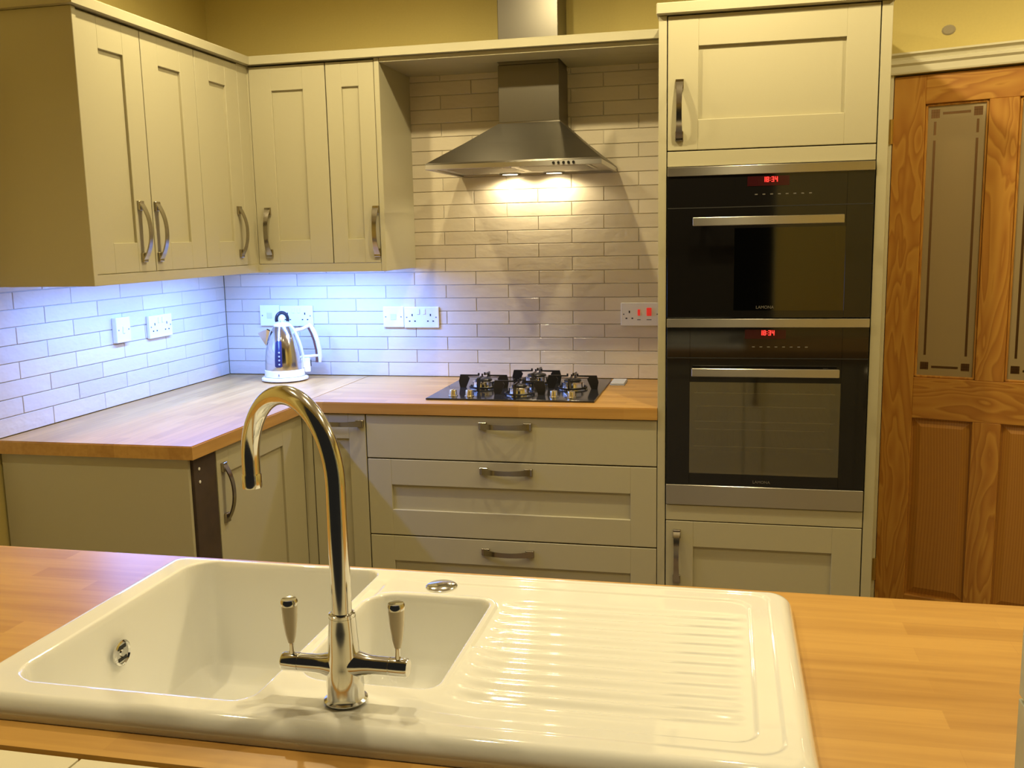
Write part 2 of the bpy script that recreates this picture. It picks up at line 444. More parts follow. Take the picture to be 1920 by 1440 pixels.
# ------------------------------------------------------------------ handles and doors
def handle_mesh(L=.178, wend=.024, wmid=.0155, out=.029):
    """bow handle along +-Z projecting to -Y: square pads, strap that narrows and arches"""
    b = MB(); n = 26; th = .0042; rings = []
    for i in range(n+1):
        t = i/n; z = (t-.5)*L
        s = abs(2*t-1)
        o = out*(1-max(0, (s-.0))**2.2) if s < .82 else out*(1-.82**2.2)*(1-s)/.18*.55 + out*(1-.82**2.2)*.45*(1-s)/.18
        o = max(o, .0)
        w_ = wmid + (wend-wmid)*s**2.5
        rings.append([(-w_/2, -o-th, z), (w_/2, -o-th, z), (w_/2, -o, z), (-w_/2, -o, z)])
    vs = [v for r in rings for v in r]; fs = []
    for i in range(n):
        for k in range(4): fs.append((i*4+k, i*4+(k+1) % 4, i*4+4+(k+1) % 4, i*4+4+k))
    fs += [(0, 1, 2, 3), (n*4, n*4+1, n*4+2, n*4+3)]
    b.faces(vs, fs)
    for s in (-1, 1):
        b.box(-wend/2, wend/2, -.009, 0, s*(L/2-.014)-.014, s*(L/2-.014)+.014, .0015)
    return b.mesh('handle', SATIN, True)
HM = handle_mesh()
def handle(parent, loc, rot): return link('handle', HM, loc, parent, rot)

def shaker(parent, face, a0, a1, z0, z1, plane, st=.085, th=.020, name='door', rail=None, flat=False):
    """face 'y': door facing -Y with outer surface at y=plane, spanning x a0..a1; face 'x': facing +X, spanning y a0..a1; 'Y': facing +Y"""
    b = MB(); g = .0018; a0 += g; a1 -= g; z0 += g; z1 -= g
    rl = rail or st
    def bx(p0, p1, q0, q1, d0, d1, bev=.0012):
        if face == 'y': b.box(p0, p1, plane+d0, plane+d1, q0, q1, bev)
        elif face == 'Y': b.box(p0, p1, plane-d1, plane-d0, q0, q1, bev)
        else: b.box(plane-d1, plane-d0, p0, p1, q0, q1, bev)
    if flat: bx(a0, a1, z0, z1, 0, th)
    else:
        bx(a0, a0+st, z0, z1, 0, th); bx(a1-st, a1, z0, z1, 0, th)
        bx(a0+st-.0006, a1-st+.0006, z1-rl, z1, 0.0002, th); bx(a0+st-.0006, a1-st+.0006, z0, z0+rl, 0.0002, th)
        bx(a0+st-.002, a1-st+.002, z0+rl-.002, z1-rl+.002, .009, th-.002, 0)
    return b.obj(name, PAINT, parent)

# ------------------------------------------------------------------ wall cupboards
ZB, ZT = 1.368, 2.071
UX, UY = .329, -.329
# left double unit
c = thing('wall_cupboard', 'cream double wall cupboard nearest the camera on the left wall, with broad olive end panel', 'cupboard', (0.0, -.97, ZB))
MB().box(.003, UX-.026, -1.238, -.683, ZB+.001, ZT-.001, .001).obj('carcass', PAINT_IN, c)
MB().box(.0, UX+.004, -1.2576-.018, -1.2576-.0005, 1.339, ZT, .0012).obj('end_panel', PAINT, c)
d1 = shaker(c, 'x', -1.2576, -.9731, ZB, ZT-.003, UX)
handle(d1, (UX, -1.036, 1.487), (0, 0, R(90)))
d2 = shaker(c, 'x', -.9731, -.6811, ZB, ZT-.003, UX)
handle(d2, (UX, -.953, 1.487), (0, 0, R(90)))
# corner unit
c = thing('wall_cupboard', 'cream corner wall cupboard with two doors meeting at the inner corner above the kettle', 'cupboard', (.3, -.3, ZB))
MB().prism([(.003, -.679), (UX-.026, -.679), (UX-.026, UY+.026), (.6255, UY+.026), (.6255, -.003), (.003, -.003)], 'z', ZB+.001, ZT-.001).obj('carcass', PAINT_IN, c)
d1 = shaker(c, 'x', -.6811, -.402, ZB, ZT-.003, UX)
handle(d1, (UX, -.452, 1.487), (0, 0, R(90)))
MB().box(UX-.022, UX-.001, -.401, UY+.022, ZB, ZT, .001).box(UX-.001, UX+.004, UY+.001, UY+.02, ZB, ZT).obj('corner_post', PAINT, c)
d2 = shaker(c, 'y', UX+.004, .6268, ZB, ZT-.003, UY)
handle(d2, (.381, UY, 1.484), (0, 0, 0))
# narrow unit
c = thing('wall_cupboard', 'narrow cream wall cupboard beside the extractor hood, its side lit in shadow', 'cupboard', (.73, -.16, ZB))
c['label'] = 'narrow single-door cream wall cupboard next to the extractor hood'
MB().box(.6275, .8085, UY+.026, -.003, ZB+.001, ZT-.001, .001).obj('carcass', PAINT_IN, c)
MB().box(.8095, .828, UY-.002, 0.002, 1.339, ZT-.0005, .0012).obj('end_panel', PAINT, c)
d1 = shaker(c, 'y', .6268, .809, ZB, ZT-.003, UY, st=.058, rail=.085)
handle(d1, (.797, UY, 1.480), (0, 0, 0))
# lower door stile of the narrow unit sits in line with the handle

# pelmet under the cupboards
b = MB()
b.box(UX-.03, UX+.002, -1.2575, UY+.0, 1.339, ZB+.0006, .0004)
b.box(UX+.002, .809, UY-.002, UY+.03, 1.339, ZB+.0006, .0004)
tag(b.obj('light_pelmet', PAINT), 'slim cream pelmet rail running along the bottom of the wall cupboards', 'pelmet')
# LED strips
tag(MB().box(.35, .80, -.265, -.235, 1.357, 1.366, .001).obj('led_strip', LEDM), 'bluish white light strip under the cupboards on the back wall', 'light strip')
tag(MB().box(.235, .265, -1.2, -.28, 1.357, 1.366, .001).obj('led_strip', LEDM), 'bluish white light strip under the cupboards on the left wall', 'light strip')

# cornice along cupboards and bridge
CT = 2.101
b = MB()
path = [(0.0, -1.296), (.351, -1.296), (.351, -.351), (1.805, -.351)]
nrm = [(0, -1), (1, -1), (1, -1), (0, -1)]
prof = [(0, ZT+.001), (0, CT-.004), (-.004, CT), (-.05, CT), (-.05, ZT+.001)]
vs = [(px+nx*o, py+ny*o, z) for (px, py), (nx, ny) in zip(path, nrm) for (o, z) in prof]
fs = [(i*5+k, i*5+(k+1) % 5, i*5+5+(k+1) % 5, i*5+5+k) for i in range(3) for k in range(5)] + [(0, 1, 2, 3, 4), (15, 16, 17, 18, 19)]
b.faces(vs, fs)
b.box(.002, .30, -1.244, -.002, ZT+.002, ZT+.014)
b.box(.301, .828, -.30, -.002, ZT+.002, ZT+.014)
tag(b.obj('cornice', PAINT), 'cream cornice strip running along the top of the wall cupboards and over the hood', 'cornice')
# bridge board over the hood
CHX0, CHX1, CHY = 1.218, 1.435, -.19
b = MB().box(.8285, 1.8055, -.329, CHY-.003, 2.056, ZT, .001).box(.8285, CHX0-.003, CHY-.003, -.002, 2.056, ZT).box(CHX1+.003, 1.8055, CHY-.003, -.002, 2.056, ZT)
tag(b.obj('bridging_shelf', PAINT), 'cream bridging board spanning above the hood between cupboard and oven tower', 'shelf')

# ------------------------------------------------------------------ extractor hood
HX0, HX1, HY, HZ = 1.022, 1.615, -.45, 1.677
h = thing('extractor_hood', 'brushed steel chimney extractor hood with two lit lamps above the hob', 'extractor hood', ((HX0+HX1)/2, -.2, HZ))
b = MB()
lv = [(0, 0, 0, 1.694), (.0, .0, .0, 1.6965), (.205, .268, .188, 1.846), (CHX0-HX0-.002, 0, 0, 1.855)]
v = []
def rect(x0, x1, y0, z): return [(x0, y0, z), (x1, y0, z), (x1, -.003, z), (x0, -.003, z)]
v += rect(HX0, HX1, HY, 1.694); v += rect(HX0+.004, HX1-.004, HY+.004, 1.699)
v += rect(HX0+.1, HX1-.092, HY+.133, 1.771); v += rect(CHX0-.002, CHX1+.002, CHY-.002, 1.846)
v += rect(CHX0-.002, CHX1+.002, CHY-.002, 1.850)
fs = []
for L_ in range(4):
    for k in range(4): fs.append((L_*4+k, L_*4+(k+1) % 4, L_*4+4+(k+1) % 4, L_*4+4+k))
b.faces(v, fs + [(16, 17, 18, 19)])
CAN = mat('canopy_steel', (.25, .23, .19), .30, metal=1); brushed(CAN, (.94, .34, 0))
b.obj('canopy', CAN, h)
b = MB().box(HX0, HX1, HY, HY+.012, HZ, 1.694, .001).box(HX0, HX0+.012, HY+.012, -.003, HZ, 1.694, .001).box(HX1-.012, HX1, HY+.012, -.003, HZ, 1.694, .001).box(HX0+.012, HX1-.012, -.015, -.003, HZ, 1.694)
b.obj('fascia', STEEL, h)
MB().box(HX0+.012, HX1-.012, HY+.012, -.015, 1.684, 1.688).obj('underside_panel', STEEL, h)
for k in range(2):
    x0 = HX0+.05+k*.25
    b = MB().box(x0, x0+.243, -.40, -.16, 1.680, 1.684, .001)
    for j in range(10): b.box(x0+.01, x0+.233, -.392+j*.0232, -.383+j*.0232, 1.678, 1.680)
    b.obj('grease_filter', STEEL, h)
for hx in (1.225, 1.39):
    l = MB().lathe([(.040, 1.679), (.040, 1.684), (.030, 1.684), (.030, 1.6775)], (hx, -.056, 0), 24, cap=False, sx=1.0, sy=.8).obj('lamp_surround', CHROME, h, True)
    MB().lathe([(.029, 1.6785), (.029, 1.683)], (hx, -.056, 0), 24, sy=.8).obj('lamp_lens', HLAMPM, l)
for k in range(5):
    MB().lathe([(.0045, HY-.003), (.0045, HY+.001)], (1.458+k*.0165, 0, 1.6855), 12, 'y').obj('push_button', BLACKP, h)
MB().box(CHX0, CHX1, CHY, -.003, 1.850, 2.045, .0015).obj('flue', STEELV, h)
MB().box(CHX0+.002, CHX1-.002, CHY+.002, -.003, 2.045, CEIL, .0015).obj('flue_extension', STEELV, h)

# ------------------------------------------------------------------ oven tower
TX0, TX1 = 1.806, 2.458
XO0, XO1 = 1.8316, 2.4270
YF = -.6022
t = thing('oven_housing', 'tall cream oven tower between the hob worktop and the pine door', 'cupboard', (2.13, -.3, 0))
MB().box(TX0, XO0-.0015, YF, -.003, 0, 2.084, .001).obj('side_panel', PAINT, t)
MB().box(XO1+.0015, TX1, YF, -.003, 0, 2.084, .001).obj('side_panel', PAINT, t)
MB().box(TX0-.006, TX1+.008, YF-.018, -.003, 2.085, 2.118, .003).obj('top_cornice', PAINT, t)
MB().box(XO0, XO1, -.04, -.003, .15, 2.08).box(XO0, XO1, -.58, -.04, 1.655, 1.68).box(XO0, XO1, -.58, -.04, .575, .597).box(XO0, XO1, -.58, -.04, .14, .155).obj('carcass', PAINT_IN, t)
d = shaker(t, 'y', XO0, XO1, 1.6937, 2.083, YF, st=.089, rail=.088)
handle(d, (1.868, YF, 1.812), (0, 0, 0))
MB().box(XO0+.0015, XO1-.0015, YF, YF+.02, 1.648, 1.692, .001).obj('filler_strip', PAINT, t)
MB().box(XO0+.0015, XO1-.0015, YF, YF+.02, .5495, .5995, .001).obj('filler_strip', PAINT, t)
d = shaker(t, 'y', XO0, XO1, .155, .548, YF, st=.086, rail=.083)
handle(d, (1.868, YF, .43), (0, 0, 0))
MB().box(XO0, XO1, YF+.05, YF+.068, 0, .15, .001).obj('plinth', PAINT, t)

def seg_digits(b, x, z, h_, y, s):
    w_ = h_*.5; t_ = h_*.13
    SEG = {'0': 'abcdef', '1': 'bc', '2': 'abged', '3': 'abgcd', '4': 'fgbc', '8': 'abcdefg', '5': 'afgcd', '6': 'afgcde', '7': 'abc', '9': 'abfgcd'}
    for ch in s:
        if ch == ':':
            b.box(x, x+t_, y-.0006, y, z+h_*.25, z+h_*.25+t_); b.box(x, x+t_, y-.0006, y, z+h_*.68, z+h_*.68+t_); x += t_*2.6; continue
        R_ = {'a': (x, x+w_, z+h_-t_, z+h_), 'd': (x, x+w_, z, z+t_), 'g': (x, x+w_, z+h_/2-t_/2, z+h_/2+t_/2),
              'f': (x, x+t_, z+h_/2, z+h_), 'e': (x, x+t_, z, z+h_/2), 'b': (x+w_-t_, x+w_, z+h_/2, z+h_), 'c': (x+w_-t_, x+w_, z, z+h_/2)}
        for q in SEG[ch]:
            a, c_, e, f = R_[q]; b.box(a, c_, y-.0006, y, e, f)
        x += w_+t_*1.5
    return b
def text_mesh(s, size, m):
    cu = bpy.data.curves.new('t', 'FONT'); cu.body = s; cu.size = size; cu.align_x = 'CENTER'; cu.extrude = .0002
    o = bpy.data.objects.new('t', cu); COL.objects.link(o)
    dg = bpy.context.evaluated_depsgraph_get(); me = bpy.data.meshes.new_from_object(o.evaluated_get(dg))
    bpy.data.objects.remove(o); me.materials.clear(); me.materials.append(m)
    me.transform(Matrix.Rotation(R(90), 4, 'X'))
    return me
GY = YF-.004   # front face of oven glass
def cavity(o, x0, x1, z0, z1, depth):
    b = MB()
    y0 = GY+.008; y1 = y0+depth
    b.box(x0-.02, x1+.02, y1, y1+.01, z0-.02, z1+.02).box(x0-.02, x0-.012, y0, y1, z0-.02, z1+.02).box(x1+.012, x1+.02, y0, y1, z0-.02, z1+.02)
    b.box(x0-.012, x1+.012, y0, y1, z0-.02, z0-.012).box(x0-.012, x1+.012, y0, y1, z1+.012, z1+.02)
    b.obj('cavity', CAVITY, o)
def oven(label, zt, zb, strip_h, win, handle_z, disp_z, logo_z, shelves, winmat, name):
    o = thing('built_in_oven', label, 'oven', (2.13, -.35, zb))
    wx0, wx1, wz0, wz1 = win
    b = MB()
    g0, g1 = zb, zt-strip_h
    b.box(XO0+.002, wx0, GY, GY+.008, g0, g1, .0008).box(wx1, XO1-.002, GY, GY+.008, g0, g1, .0008)
    b.box(wx0, wx1, GY, GY+.008, wz1, g1).box(wx0, wx1, GY, GY+.008, g0, wz0)
    dr = b.obj('glass_door', BLACKGLASS, o)
    MB().box(wx0, wx1, GY+.001, GY+.004, wz0, wz1).obj('window', winmat, dr)
    # seam between control panel and door
    MB().box(XO0+.003, XO1-.003, GY-.0004, GY, disp_z-.075, disp_z-.072).obj('seam', SHADOWG, o)
    hb = MB().box(1.911, 2.341, -.647, -.637, handle_z-.0125, handle_z+.0125, .0015)
    for hx in (1.945, 2.307): hb.box(hx-.008, hx+.008, -.638, GY, handle_z-.007, handle_z+.007, .001)
    hb.obj('handle', STEEL, dr)
    MB().box(XO0+.002, XO1-.002, GY-.004, GY+.008, zt-strip_h, zt, .0015, 2).obj('trim_strip', STEEL, o)
    dp = MB().box(2.068, 2.188, GY-.0008, GY+.0005, disp_z-.014, disp_z+.014).obj('display', DISP, o)
    seg_digits(MB(), 2.112, disp_z-.003, .0145, GY-.0009, '18:34').obj('clock_digits', RED_LED, dp)
    for k in range(8):
        MB().box(2.09+k*.022, 2.098+k*.022, GY-.0004, GY, disp_z-.040, disp_z-.037).obj('touch_mark', LOGO, o)
    link('lettering', text_mesh('LAMONA', .0125, LOGO), (2.125, GY-.0005, logo_z), o)
    cavity(o, wx0, wx1, wz0, wz1, .38)
    for z in shelves:
        b = MB()
        b.box(wx0+.012, wx1-.012, GY+.03, GY+.034, z, z+.003)
        b.box(wx0+.012, wx1-.012, GY+.30, GY+.304, z, z+.003)
        for k in range(22):
            xx = wx0+.02+k*(wx1-wx0-.04)/21; b.box(xx-.001, xx+.001, GY+.034, GY+.30, z, z+.002)
        b.obj('wire_shelf', CHROME, o)
    return o
ov = oven('upper compact black glass oven with steel bar handle and red clock', 1.6455, 1.1918+.002, .0265, (2.033, 2.350, 1.215, 1.462), 1.483, 1.598, 1.221, [1.30], OVWIN2, 'u')
ov2 = oven('lower full-size black glass oven with wide window showing wire shelves', 1.1905, .669, .0265, (1.905, 2.350, .705, .995), 1.030, 1.1435, .679, [.955, .865, .785], OVWIN, 'l')
MB().box(XO0+.002, XO1-.002, GY-.002, GY+.008, .602, .667, .0015).obj('bottom_trim', STEEL, ov2)

# ------------------------------------------------------------------ base units, back run
BZT = .8715
# drawers
c = thing('drawer_unit', 'wide cream three-drawer base unit under the hob', 'drawer unit', (1.32, -.3, 0))
MB().box(.831, 1.8045, -.575, -.003, .15, BZT, .001).obj('carcass', PAINT_IN, c)
MB().box(.831, 1.8045, -.55, -.535, 0, .149).obj('plinth', PAINT, c)
for (z0, z1, flat, hz) in ((.7195, .8705, True, .840), (.4525, .7185, False, .688), (.155, .4515, False, .4105)):
    d = shaker(c, 'y', .8306, 1.8055, z0, z1, YF, st=.083, rail=.088, name='drawer', flat=flat)
    handle(d, (1.314, YF, hz), (0, R(90), 0))
# pull-out
c = thing('pull_out_cupboard', 'narrow cream pull-out cupboard between the corner and the wide drawers', 'cupboard', (.73, -.3, 0))
MB().box(.635, .8295, -.575, -.003, .15, BZT, .001).obj('carcass', PAINT_IN, c)
MB().box(.60, .8295, -.55, -.535, 0, .149).obj('plinth', PAINT, c)
d = shaker(c, 'y', .634, .8300, .155, .8705, YF, st=.060, rail=.085)
handle(d, (.735, YF, .838), (0, R(90), 0))
# left run
c = thing('base_cupboard', 'cream base cupboard of the left run with a tall bow handle, under the worktop end', 'cupboard', (.3, -.9, 0))
MB().box(.003, .577, -1.17, -.003, .15, BZT, .001).obj('carcass', PAINT_IN, c)
MB().box(.535, .55, -1.28, -.55, 0, .149).obj('plinth', PAINT, c)
d = shaker(c, 'x', -1.172, -.688, .155, .8685, .600, st=.066, rail=.078)
handle(d, (.600, -1.138, .735), (0, 0, R(90)))
MB().box(.579, .597, -.686, YF+.001, .155, .8705, .001).box(.597, .632, YF+.002, YF+.02, .155, .8705, .001).obj('corner_post', PAINT, c)
MB().box(.56, .599, -1.288, -1.174, .0, .8705, .001).obj('gap_board', DARKB, c)['label'] = 'dark brown board in the gap beside the end panel'  # dark board set into the gap between end panel and door
MB().box(.0, .590, -1.300, -1.2885, 0, .8715, .0012).obj('end_panel', PAINT, c)
for zc_ in (.835, .798):
    MB().lathe([(.0045, .599), (.0045, .6005), (.003, .6012)], (0, -1.262, zc_), 14, 'x').obj('screw_cap', WHITEP, c, True)

# L-shaped worktop
WX, WY, WE, WZ = .6168, -.6105, -1.3176, .91
wt = thing('worktop', 'L-shaped oak worktop running round the corner under the tiled wall', 'worktop', (.6, -.5, .8725))
for (x0, x1, y0, y1, m_) in ((.0015, WX, WE, -.0035, OAKY), (WX+.0003, 1.8055, WY, -.0035, OAKX)):
    b = MB().box(x0, x1, y0, y1, .8725, WZ)
    bmesh.ops.bevel(b.bm, geom=[e for e in b.bm.edges if all(v.co.z > WZ-.001 and (v.co.y < -.55 if m_ is OAKX else (v.co.x > .5 or v.co.y < -1.3)) for v in e.verts)], offset=.003, segments=2, affect='EDGES')
    b.obj('worktop_section', m_, wt)

# ------------------------------------------------------------------ hob
hob = thing('gas_hob', 'black glass gas hob with four polished burners set in the back worktop', 'hob', (1.31, -.28, .911))
MB().box(1.022, 1.597, -.533, -.045, .9105, .9165, .002, 2).obj('glass_plate', HOBGLASS, hob)
def pan_support(cx, cy, r):
    b = MB(); z0, z1 = .9165, .964
    for k in range(4):
        a = k*math.pi/2; ca, sa = math.cos(a), math.sin(a)
        # blade polygon in the radial plane (s, z): tall flared foot then thin arm going inwards
        poly = [(r, z0), (r+.004, (z0+z1)/2), (r-.002, z1), (.018, z1), (.018, z1-.005), (r-.030, z1-.006), (r-.036, z1-.014), (r-.028, z0+.014), (r-.022, z0)]
        A = []; B = []
        for (s, z) in poly:
            for lst, o in ((A, -.0025), (B, .0025)):
                lst.append(b.bm.verts.new((cx+ca*s-sa*o, cy+sa*s+ca*o, z)))
        n = len(poly)
        for i in range(n): b.bm.faces.new((A[i], A[(i+1) % n], B[(i+1) % n], B[i]))
        b.bm.faces.new(A); b.bm.faces.new(B[::-1])
        # up-turned finger tip at inner end
        b.box(cx+ca*.018-.003, cx+ca*.018+.003, cy+sa*.018-.003, cy+sa*.018+.003, z1-.005, z1+.006, .001)
    b.tube([(cx+.05*math.cos(t), cy+.05*math.sin(t), z0+.006) for t in np.linspace(0, 2*math.pi, 33)], .003, 6, cap=False)
    b.obj('pan_support', BLACKP, hob)
for (cx, cy, r) in ((1.166, -.295, .034), (1.335, -.165, .038), (1.325, -.425, .030), (1.487, -.285, .034)):
    br = MB().lathe([(r+.018, .9165), (r+.018, .919), (r+.008, .922), (r+.006, .928), (r+.006, .941), (r-.001, .944)], (cx, cy, 0), 36).obj('burner', CHROME, hob, True)
    MB().lathe([(r-.004, .9435), (r-.003, .947), (r-.006, .950), (r-.014, .952), (.008, .9525)], (cx, cy, 0), 36).obj('burner_cap', BLACKP, br, True)
    pan_support(cx, cy, .088)
for (kx, ky) in ((1.104, -.478), (1.162, -.480), (1.452, -.470), (1.512, -.474)):
    MB().lathe([(.016, .9165), (.016, .919), (.0135, .920), (.0125, .936), (.0115, .938)], (kx, ky, 0), 24).box(kx-.002, kx+.002, ky-.012, ky+.012, .937, .940, .0005).obj('control_knob', mat('champagne_metal', (.72, .66, .50), .25, metal=1), hob, True)

# small ribbed white dish beside the hob
b = MB()
b.box(1.603, 1.657, -.165, -.045, .9105, .913, .001)
for k in range(6): b.box(1.604, 1.656, -.161+k*.0195, -.149+k*.0195, .913, .919, .002)
tag(b.obj('ribbed_tray', mat('pale_grey_plastic', (.50, .50, .48), .4)), 'small white ribbed tray on the worktop right of the hob', 'tray')

# ------------------------------------------------------------------ kettle
KL = (.320, -.145, WZ)
k = thing('kettle', 'polished chrome jug kettle with cream trim and handle, standing in the corner', 'kettle', KL, rz=R(24), local=True)
MB().lathe([(.086, .004), (.090, .006), (.090, .013), (.084, .017), (.076, .018)], n=48).obj('power_base', CREAMP, k, True)
for a in range(4):
    MB().lathe([(.006, 0), (.006, .0045)], (.07*math.cos(a*1.57+.8), .07*math.sin(a*1.57+.8), 0), 10).obj('foot', CREAMP, k)
MB().lathe([(.074, .018), (.0775, .020), (.077, .044), (.075, .046)], n=48).obj('body_band', CREAMP, k, True)
BP = [(.0745, .046), (.0745, .07), (.072, .10), (.067, .13), (.0595, .158), (.051, .182), (.041, .203), (.032, .217)]
MB().lathe(BP, n=56, cap=False).obj('body', CHROME, k, 'all')
MB().lathe([(.034, .214), (.034, .219), (.028, .224), (.015, .228), (.006, .229), (.004, .235)], n=40).obj('lid', CREAMP, k, True)
MB().lathe([(.001, .231), (.007, .233), (.0115, .241), (.012, .246), (.009, .254), (.001, .257)], n=24).obj('lid_knob', CREAMP, k, 'all')
MB().tube([(.0215*math.cos(t), .010, .240+.026*math.sin(t)) for t in np.linspace(-.35, math.pi+.35, 21)], .0068, 10).obj('lid_ring', BLACKP, k, True)
# spout
sp = MB().faces([(-.060, -.020, .205), (-.060, .020, .205), (-.094, -.006, .190), (-.094, .006, .190), (-.066, -.013, .140), (-.066, .013, .140), (-.048, -.02, .198), (-.048, .02, .198)],
                [(0, 2, 4), (1, 5, 3), (2, 3, 5, 4), (0, 1, 3, 2), (0, 4, 6), (1, 7, 5)])
sp.obj('spout', CHROME, k)
# back strip that carries the handle
b = MB(); strip = [(.0775, .048), (.077, .075), (.0745, .10), (.0695, .13), (.062, .158), (.0535, .182), (.0435, .203), (.030, .220)]
A = []
for (r_, z_) in strip:
    A.append([(r_-.004, -.013, z_), (r_+.003, -.011, z_), (r_+.003, .011, z_), (r_-.004, .013, z_)])
vs = [q for r_ in A for q in r_]; fs = []
for i in range(len(A)-1):
    for q in range(4): fs.append((i*4+q, i*4+(q+1) % 4, i*4+4+(q+1) % 4, i*4+4+q))
b.faces(vs, fs+[(0, 1, 2, 3), tuple(range(len(vs)-4, len(vs)))]).obj('back_strip', CREAMP, k, True)
hp = [(.100, .220), (.110, .208), (.122, .182), (.131, .152), (.137, .118), (.139, .088), (.137, .066)]
hd = MB().tube([(x_, 0, z_) for x_, z_ in hp], [.006, .0085, .009, .009, .009, .0085, .006], 14, flat=(1, 1.3))
hd.tube([(.050, 0, .195), (.075, 0, .200), (.104, 0, .213)], [.009, .007, .007], 10)
hd.tube([(.074, 0, .090), (.100, 0, .091), (.136, 0, .093)], [.007, .006, .006], 10)
ho = hd.obj('handle', CREAMP, k, True)
MB().tube([(x_-.0095, 0, z_) for x_, z_ in hp[1:]], .0035, 8, flat=(1, 2.2)).obj('grip_inlay', mat('brown_inlay', (.12, .05, .03), .4), ho, True)
ib = MB().box(.076, .100, -.014, .014, .030, .085, .004, 2).obj('inlet_housing', CREAMP, k)
MB().box(.0985, .1035, -.008, .008, .052, .078, .001).obj('switch', BLACKP, ib)
# water window on the front (towards the camera)
gm = MB(); NA = 6
zz = [.060, .064, .085, .105, .125, .145, .158, .162]
def br_(z):
    for (r0, z0), (r1, z1) in zip(BP, BP[1:]):
        if z0 <= z <= z1: return r0+(r1-r0)*(z-z0)/(z1-z0)
    return .0745
vs = []; az0 = R(-116); aw_ = R(22)
for j, z_ in enumerate(zz):
    sc_ = .55 if j in (0, len(zz)-1) else 1
    for i in range(NA+1):
        a = az0 + aw_*.5 + (i/NA-.5)*aw_*sc_; r_ = br_(z_)+.0015
        vs.append((r_*math.cos(a), r_*math.sin(a), z_))
fs = [(j*(NA+1)+i, j*(NA+1)+i+1, (j+1)*(NA+1)+i+1, (j+1)*(NA+1)+i) for j in range(len(zz)-1) for i in range(NA)]
gw = gm.faces(vs, fs).obj('water_window', mat('dark_blue_gauge', (.02, .025, .07), .15), k, True)
mk = MB()
for z_ in (.072, .088, .103, .118):
    a = az0+aw_*.62; r_ = br_(z_)+.0022
    mk.lathe([(.0035, -.0006), (.0035, .0006)], (r_*math.cos(a), r_*math.sin(a), z_), 10, 'y')
mk.obj('level_marks', mat('pale_blue_print', (.35, .40, .60), .5), gw)
MB().box(-.022, -.019, -.0785, -.076, .026, .034).obj('print_mark', SWITCHG, k)

# ------------------------------------------------------------------ sockets
def screw(b, x_, y_, z_, ax):
    b.lathe([(.0028, -.0006), (.0028, .0006)], (x_, y_, z_), 10, ax)
def plate(name, label, kind, a0, a1, z0, z1, wall, base, depth=.009, cat='socket', group=None, rockers=True):
    """wall 'b': faces -Y at y=base..base-depth ; wall 'l': faces +X"""
    am = (a0+a1)/2
    loc = (am, base, z0) if wall == 'b' else (base, am, z0)
    t = thing(name, label, cat, loc, group)
    def bx(p0, p1, q0, q1, d0, d1, bev=0):
        b = MB()
        if wall == 'b': b.box(p0, p1, base-d1, base-d0, q0, q1, bev, 2 if bev else 1)
        else: b.box(base+d0, base+d1, p0, p1, q0, q1, bev, 2 if bev else 1)
        return b
    bx(a0, a1, z0, z1, 0, depth, .0022).obj('face_plate', WHITEP, t)
    zc = (z0+z1)/2
    ax = 'y' if wall == 'b' else 'x'
    for q in (a0+.011, a1-.011):
        s = MB()
        if wall == 'b': screw(s, q, base-depth, zc, ax)
        else: screw(s, base+depth, q, zc, ax)
        s.obj('screw', SWITCHG, t)
    def outlet(cx, sw):
        h_ = MB()
        for (dx, dz, ww, hh) in ((0, .013, .0045, .009), (-.011, -.011, .0065, .0045), (.011, -.011, .0065, .0045)):
            h_.bm.verts.ensure_lookup_table()
            if wall == 'b': h_.box(cx+dx-ww/2, cx+dx+ww/2, base-depth-.0004, base-depth+.0004, zc+dz-.004-hh/2, zc+dz-.004+hh/2)
            else: h_.box(base+depth-.0004, base+depth+.0004, cx+dx-ww/2, cx+dx+ww/2, zc+dz-.004-hh/2, zc+dz-.004+hh/2)
        h_.obj('pin_holes', SHADOWG, t)
        if sw is not None: bx(sw-.0055, sw+.0055, zc+.012, zc+.032, depth-.0002, depth+.003, .001).obj('rocker_switch', WHITEP, t)
    if kind == 'double':
        q = (a1-a0)/4
        outlet(a0+q*.95, am-.012); outlet(a1-q*.95, am+.012)
    elif kind == 'blank':
        bx(am-.012, am+.012, zc-.012, zc+.012, depth-.0002, depth+.0012, .0008).obj('cable_outlet', mat('grey_white_plastic', (.62, .62, .62), .4), t)
    elif kind == 'switch':
        bx(am-.006, am+.006, zc-.012, zc+.012, depth-.0002, depth+.003, .001).obj('rocker_switch', WHITEP, t)
    elif kind == 'cooker':
        outlet(1.660, None)
        bx(1.691, 1.700, zc-.005, zc+.018, depth-.0002, depth+.0035, .001).obj('rocker_switch', REDP, t)['label'] = 'small red rocker switch'
        bx(1.724, 1.742, zc-.006, zc+.024, depth-.0002, depth+.004, .0015).obj('rocker_switch', REDP, t)['label'] = 'large red cooker switch'
        bx(1.689, 1.702, zc-.022, zc-.019, depth-.0002, depth+.0002).obj('printed_word', SWITCHG, t)
        bx(1.724, 1.742, zc-.022, zc-.019, depth-.0002, depth+.0002).obj('printed_word', SWITCHG, t)
    return t
B0 = -.0015
plate('fused_outlet', 'white single outlet plate on the tiles behind the kettle spout', 'blank', .157, .2435, 1.112, 1.1965, 'b', B0, cat='outlet plate')
plate('double_socket', 'white double socket on the tiles directly behind the kettle handle', 'double', .245, .3885, 1.111, 1.194, 'b', B0)
plate('fused_outlet', 'white single outlet plate beneath the right end of the wall cupboards', 'blank', .688, .7735, 1.107, 1.189, 'b', B0, cat='outlet plate')
plate('double_socket', 'white double socket between the wall cupboards and the hob', 'double', .775, .9175, 1.105, 1.187, 'b', B0)
